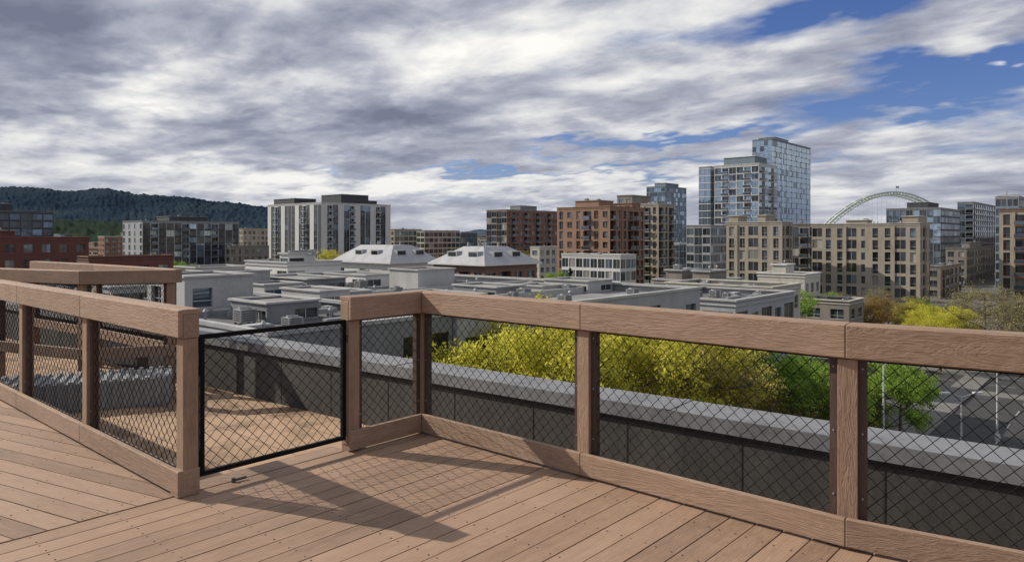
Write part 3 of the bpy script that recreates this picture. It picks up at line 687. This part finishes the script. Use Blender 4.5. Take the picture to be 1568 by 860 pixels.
def interp(x,P):
    for i in range(len(P)-1):
        if x<=P[i+1][0]:
            t=(x-P[i][0])/(P[i+1][0]-P[i][0]); t=max(0,min(1,t)); t=t*t*(3-2*t); return P[i][1]+(P[i+1][1]-P[i][1])*t
    return P[-1][1]
def hills(name,prof,px0,px1,nx,d0,d1,ny,col,amp):
    mb=MB(); 
    for j in range(ny+1):
        t=j/ny; d=d0+(d1-d0)*t
        for i in range(nx+1):
            px=px0+(px1-px0)*i/nx; x=bx(px,d)
            hr=hz(interp(px,prof),d1)
            s=math.sin(min(1,t*1.0)*math.pi/2)**1.3
            z=hr*s
            n1=mnoise.fractal(Vector((x*.0028,d*.0028,1.3)),1,2,5); z*=1+.34*n1*(1-t)
            z+=amp*abs(mnoise.noise(Vector((x*.05,d*.05,3))))*2+amp*.5*mnoise.noise(Vector((x*.13,d*.13,8)))
            mb.v.append((x,d,max(z,-5) if t>0 else -5))
    for j in range(ny):
        for i in range(nx):
            a=j*(nx+1)+i; mb.f.append((a,a+1,a+nx+2,a+nx+1)); mb.m.append(0)
    m,nt,bs=new_mat('forest_'+name); n=noise_n(nt,mapping(nt),.03,5,.7); n2=noise_n(nt,mapping(nt),.003,4,.6)
    k=mth(nt,'ADD',mth(nt,'MULTIPLY',n,.35),mth(nt,'MULTIPLY',n2,.65))
    nt.links.new(ramp(nt,k,[(.36,sc(col,.6)),(.5,col),(.64,(col[0]*1.6,col[1]*1.4,col[2]*1.05))]),bs.inputs['Base Color']); bs.inputs['Roughness'].default_value=1; bs.inputs['Specular IOR Level'].default_value=0
    mb.build(name,[m],smooth=True)
hills('forested_hills',[(-400,283),(0,290),(60,294),(110,298),(160,294),(215,301),(280,304),(330,312),(400,319),(450,333),(520,347),(600,357),(800,362)],-250,760,900,1700,3000,50,(.022,.036,.056),6)  # bluish forest colour has the aerial haze mixed in
hills('forested_foothill',[(-400,328),(0,334),(120,340),(240,346),(330,352),(420,358),(600,364)],-250,520,420,1150,1700,20,(.028,.040,.030),6)
hills('distant_hills',[(500,354),(700,356),(735,352),(800,357),(1000,355),(1200,350),(1400,352),(1600,348),(1900,350)],480,1750,300,5500,7000,8,(.06,.08,.12),8)  # paler blue base colour stands in for haze over the far ridge

# ------------------------------------------------------------------ bridge
be=empty('steel_arch_bridge'); mb=MB(); D=950
for off in(0,22):
    def bp(t):
        px=1372+t*150; d=D+off+t*60; zt=hz(294,D)
        return Vector((bx(px,D)*1.0+off*.2,d,20+(zt-20)*(1-t*t)-0)) 
    prev=None
    for i in range(49):
        t=-1+2*i/48; p=bp(t); q=p-Vector((0,0,3.6+2*abs(t)))
        if prev:
            mb.tube(prev[0],p,1.0,1.0,4); mb.tube(prev[1],q,.9,.9,4); mb.tube(prev[0],q,.4,.4,4)
        mb.tube(p,q,.45,.45,4)
        if i%3==0: mb.tube(q,(q.x,q.y,16),.18,.18,4)
        prev=(p,q)
for i in range(0,49,3):
    t=-1+2*i/48; p=bp(t); mb.tube(p,(p.x-4.4,p.y-22,p.z),.5,.5,4)
a=bp(-1.6);b=bp(1.6); 
mb.prism([(a.x,a.y-26),(b.x,b.y-26),(b.x,b.y+2),(a.x,a.y+2)],13,16.5,0)
for t in(-1.5,-1,1,1.5): p=bp(t); mb.box(p.x-2,p.x+2,p.y-20,p.y,0,13)
mb.build('arch_and_deck',[wall_mat((.50,.56,.50),'pale_green_steel',.6,.08,.01)],be)
fe=empty('flagpole',(bx(1372,D),D,0)); mb=MB(); mb.tube((0,0,hz(294,D)),(0,0,hz(284,D)),.3,.2,6); mb.quad((0,0,hz(285,D)),(4,0,hz(285,D)),(4,0,hz(288,D)),(0,0,hz(288,D))); mb.build('pole_and_flag',[LGREY],fe)
ce=empty('tower_crane',(bx(1541,300),300,0)); mb=MB(); mb.tube((0,0,0),(0,0,hz(292,300)),.35,.3,5); z=hz(300,300); mb.tube((-4,0,z),(14,0,z+1),.2,.12,4); mb.tube((0,0,z+3),(14,0,z+1),.06,.06,3); mb.build('mast_and_jib',[LGREY],ce)

# ------------------------------------------------------------------ trees
def leaf_mat(name,c1,c2,tl=.4):
    m,nt,bs=new_mat(name); g=nt.nodes.new('ShaderNodeNewGeometry')
    n=noise_n(nt,mapping(nt),.9,2,.6)
    k=mth(nt,'ADD',mth(nt,'MULTIPLY',g.outputs['Random Per Island'],.5),mth(nt,'MULTIPLY',n,.5))
    c=ramp(nt,k,[(.25,c1),(.75,c2)]); nt.links.new(c,bs.inputs['Base Color']); bs.inputs['Roughness'].default_value=.65; bs.inputs['Specular IOR Level'].default_value=.2
    tr=nt.nodes.new('ShaderNodeBsdfTranslucent'); nt.links.new(c,tr.inputs[0]); mx=nt.nodes.new('ShaderNodeMixShader'); mx.inputs[0].default_value=tl
    nt.links.new(bs.outputs[0],mx.inputs[1]); nt.links.new(tr.outputs[0],mx.inputs[2]); nt.links.new(mx.outputs[0],nt.nodes['Material Output'].inputs[0]); return m
BARK=wall_mat((.10,.075,.055),'bark',.95,.3,4)
LY=leaf_mat('spring_leaves_yellow',(.36,.36,.04),(.72,.66,.11),.45); LO=leaf_mat('olive_leaves',(.22,.20,.05),(.50,.42,.11),.42)
LG=leaf_mat('green_leaves',(.12,.22,.025),(.32,.46,.08),.45); LR=leaf_mat('russet_leaves',(.19,.12,.045),(.38,.25,.08)); LC=leaf_mat('conifer_needles',(.012,.03,.014),(.035,.065,.03)); LB=leaf_mat('budding_twigs',(.22,.19,.10),(.40,.36,.18))
def tree_mesh(name,seed,Hh,R,leafmat,nl=7000,ls=.16,trunk=.28,conifer=False,sparse=1.0):
    r=random.Random(seed); g=np.random.default_rng(seed); mb=MB(); cl=[]
    if conifer:
        mb.tube((0,0,0),(0,0,Hh),Hh*.018,.02,7)
        for k in range(70):
            t=(k/70)**.9; z=Hh*(.1+.88*t); L=R*(1-t)*r.uniform(.7,1.1)+.1; a=r.random()*6.28
            mb.tube((0,0,z),(math.cos(a)*L,math.sin(a)*L,z-.15*L),.03,.01,3); 
            for q in(.35,.65,.95): cl.append((math.cos(a)*L*q,math.sin(a)*L*q,z-.15*L*q,L*.22+.1))
    else:
        th=Hh*trunk; p=Vector((0,0,0)); q=Vector((r.uniform(-.2,.2),r.uniform(-.2,.2),th)); r0=Hh*.017
        mb.tube(p,q,r0*1.3,r0,8)
        top=Vector((r.uniform(-.4,.4),r.uniform(-.4,.4),Hh*.86)); mb.tube(q,q.lerp(top,.5),r0,r0*.55,7); mb.tube(q.lerp(top,.5),top,r0*.55,r0*.12,6)
        for i in range(14):
            t=r.uniform(0,.85) ; s=q.lerp(top,t); a=i*2.4+r.uniform(-.4,.4)
            ch=math.sqrt(max(.12,1-abs(t*1.0-.25)**1.7)); L=R*ch*r.uniform(.6,1.05)
            e=s+Vector((math.cos(a)*L,math.sin(a)*L,Hh*(.10+.16*r.random())*(1.1-t*.7))); m=s.lerp(e,.5)+Vector((0,0,-Hh*.02))
            mb.tube(s,m,r0*.45,r0*.28,5); mb.tube(m,e,r0*.28,r0*.08,5); cl.append((*e,R*.17)); 
            for k in range(8):
                b=m.lerp(e,r.uniform(0,.95)); dv=Vector((r.gauss(0,1),r.gauss(0,1),r.gauss(.5,.7))).normalized()*R*r.uniform(.20,.48); f=b+dv
                mb.tube(b,f,r0*.14,r0*.04,4); cl.append((*f,R*r.uniform(.08,.17)))
                for kk in range(3):
                    dv2=Vector((r.gauss(0,1),r.gauss(0,1),r.gauss(.4,.7))).normalized()*R*r.uniform(.1,.25); mb.tube(b.lerp(f,.7),b.lerp(f,.7)+dv2,r0*.06,r0*.025,3,0,False)
                    if kk==0: cl.append((*(b.lerp(f,.7)+dv2),R*r.uniform(.05,.11)))
        for k in range(12): cl.append((top.x+r.gauss(0,R*.22),top.y+r.gauss(0,R*.22),top.z+r.uniform(-.16,.10)*Hh,R*.15))
    per=max(3,nl/sum(c[3]**2 for c in cl)*sparse); V=[]
    for c in cl:
        k=max(3,int(per*c[3]**2*r.uniform(.5,1.5))); d=g.normal(size=(k,3)); d/=np.linalg.norm(d,axis=1)[:,None]+1e-6; d*=(g.random(k)**.45)[:,None]*c[3]*1.3*np.array([1,1,.75])
        P=d+np.array(c[:3]); u=g.normal(size=(k,3)); u/=np.linalg.norm(u,axis=1)[:,None]; w=np.cross(u,g.normal(size=(k,3))); w/=np.linalg.norm(w,axis=1)[:,None]+1e-6
        s=(ls*g.uniform(.5,1.2,k))[:,None]
        V.append(np.stack([P-u*s,P-w*s*.5,P+u*s,P+w*s*.5],1).reshape(-1,3))
    V=np.concatenate(V); n0=len(mb.v); mb.v+= [tuple(x) for x in V.tolist()]; kf=len(V)//4
    mb.f+=[(n0+4*i,n0+4*i+1,n0+4*i+2,n0+4*i+3) for i in range(kf)]; mb.m+=[1]*kf
    me=bpy.data.meshes.new(name); me.from_pydata(mb.v,[],mb.f); me.materials.append(BARK); me.materials.append(leafmat); me.polygons.foreach_set('material_index',mb.m); me.update(); return me
TM={'y1':tree_mesh('maple_yellow_a',1,10,4.4,LY,30000,.095),'y2':tree_mesh('maple_yellow_b',2,10,4.2,LY,28000,.095),'o1':tree_mesh('olive_tree_a',3,10,4.2,LO,16000,.10),
 'g1':tree_mesh('green_tree_a',4,10,4.4,LG,26000,.11),'r1':tree_mesh('russet_tree_a',5,10,4.4,LR,11000,.13),'c1':tree_mesh('conifer_a',6,10,2.6,LC,9000,.2,conifer=True),'b1':tree_mesh('budding_tree_a',8,10,4.6,LB,5000,.11)}
def tree(kind,px,d,ytop,name,wide=1.0):
    h=hz(ytop,d); 
    if h<2: h=2
    o=bpy.data.objects.new(name,TM[kind]); scene.collection.objects.link(o); o.location=(bx(px,d),d,0); k=h/10; o.scale=(k*wide,k*wide,k*1.04); o.rotation_euler=(0,0,random.random()*6.28)
for a in[('y1',745,44,490),('y2',790,50,482),('y1',830,46,488),('y2',870,54,486),('y1',705,48,508),('y2',910,50,494),('y1',950,56,488),('o1',985,50,500),('y2',1010,60,490),('y1',1050,54,505),('y1',850,38,520),('y2',770,36,522),('y2',930,42,520),('o1',1080,48,528),('y2',1150,60,586),('y1',1000,46,528)]:
    tree(*a,'maple_tree' if a[0][0]=='y' else 'olive_tree')
for a in[('g1',1218,58,545),('g1',1260,62,556),('g1',1350,62,562),('g1',1378,72,556),('g1',1205,110,452),('g1',838,160,420),('g1',855,175,428),('g1',280,190,402),('g1',730,210,402),('g1',1412,140,462),('g1',1258,135,452)]: tree(*a,'green_street_tree')
for a in[('r1',1150,54,590),('r1',1325,130,458),('r1',1360,135,452),('o1',1395,128,455),('o1',1300,140,460),('r1',455,150,408),('r1',475,160,412),('r1',1120,62,575),('r1',1290,62,590)]: tree(*a,'russet_tree')
for a in[('y1',1430,112,470),('y2',1465,115,472),('y1',920,150,440),('y2',950,155,441),('y1',975,160,443),('y1',1440,105,480)]: tree(*a,'yellow_green_tree',1.1)
for a in[('b1',1510,105,436),('b1',1555,120,450),('b1',1480,140,445),('b1',1600,100,440),('b1',1345,150,440),('b1',1280,150,446)]: tree(*a,'budding_tree',.9)
tree('c1',873,150,412,'conifer_tree')
for i in range(150):
    d=random.uniform(230,1100); px=random.uniform(-60,1640); k=random.choice(['g1','o1','r1','y1','b1','c1','o1'])
    h=random.uniform(8,14); tree(k,px,d,360-(h-20)/d*F,'distant_street_tree')
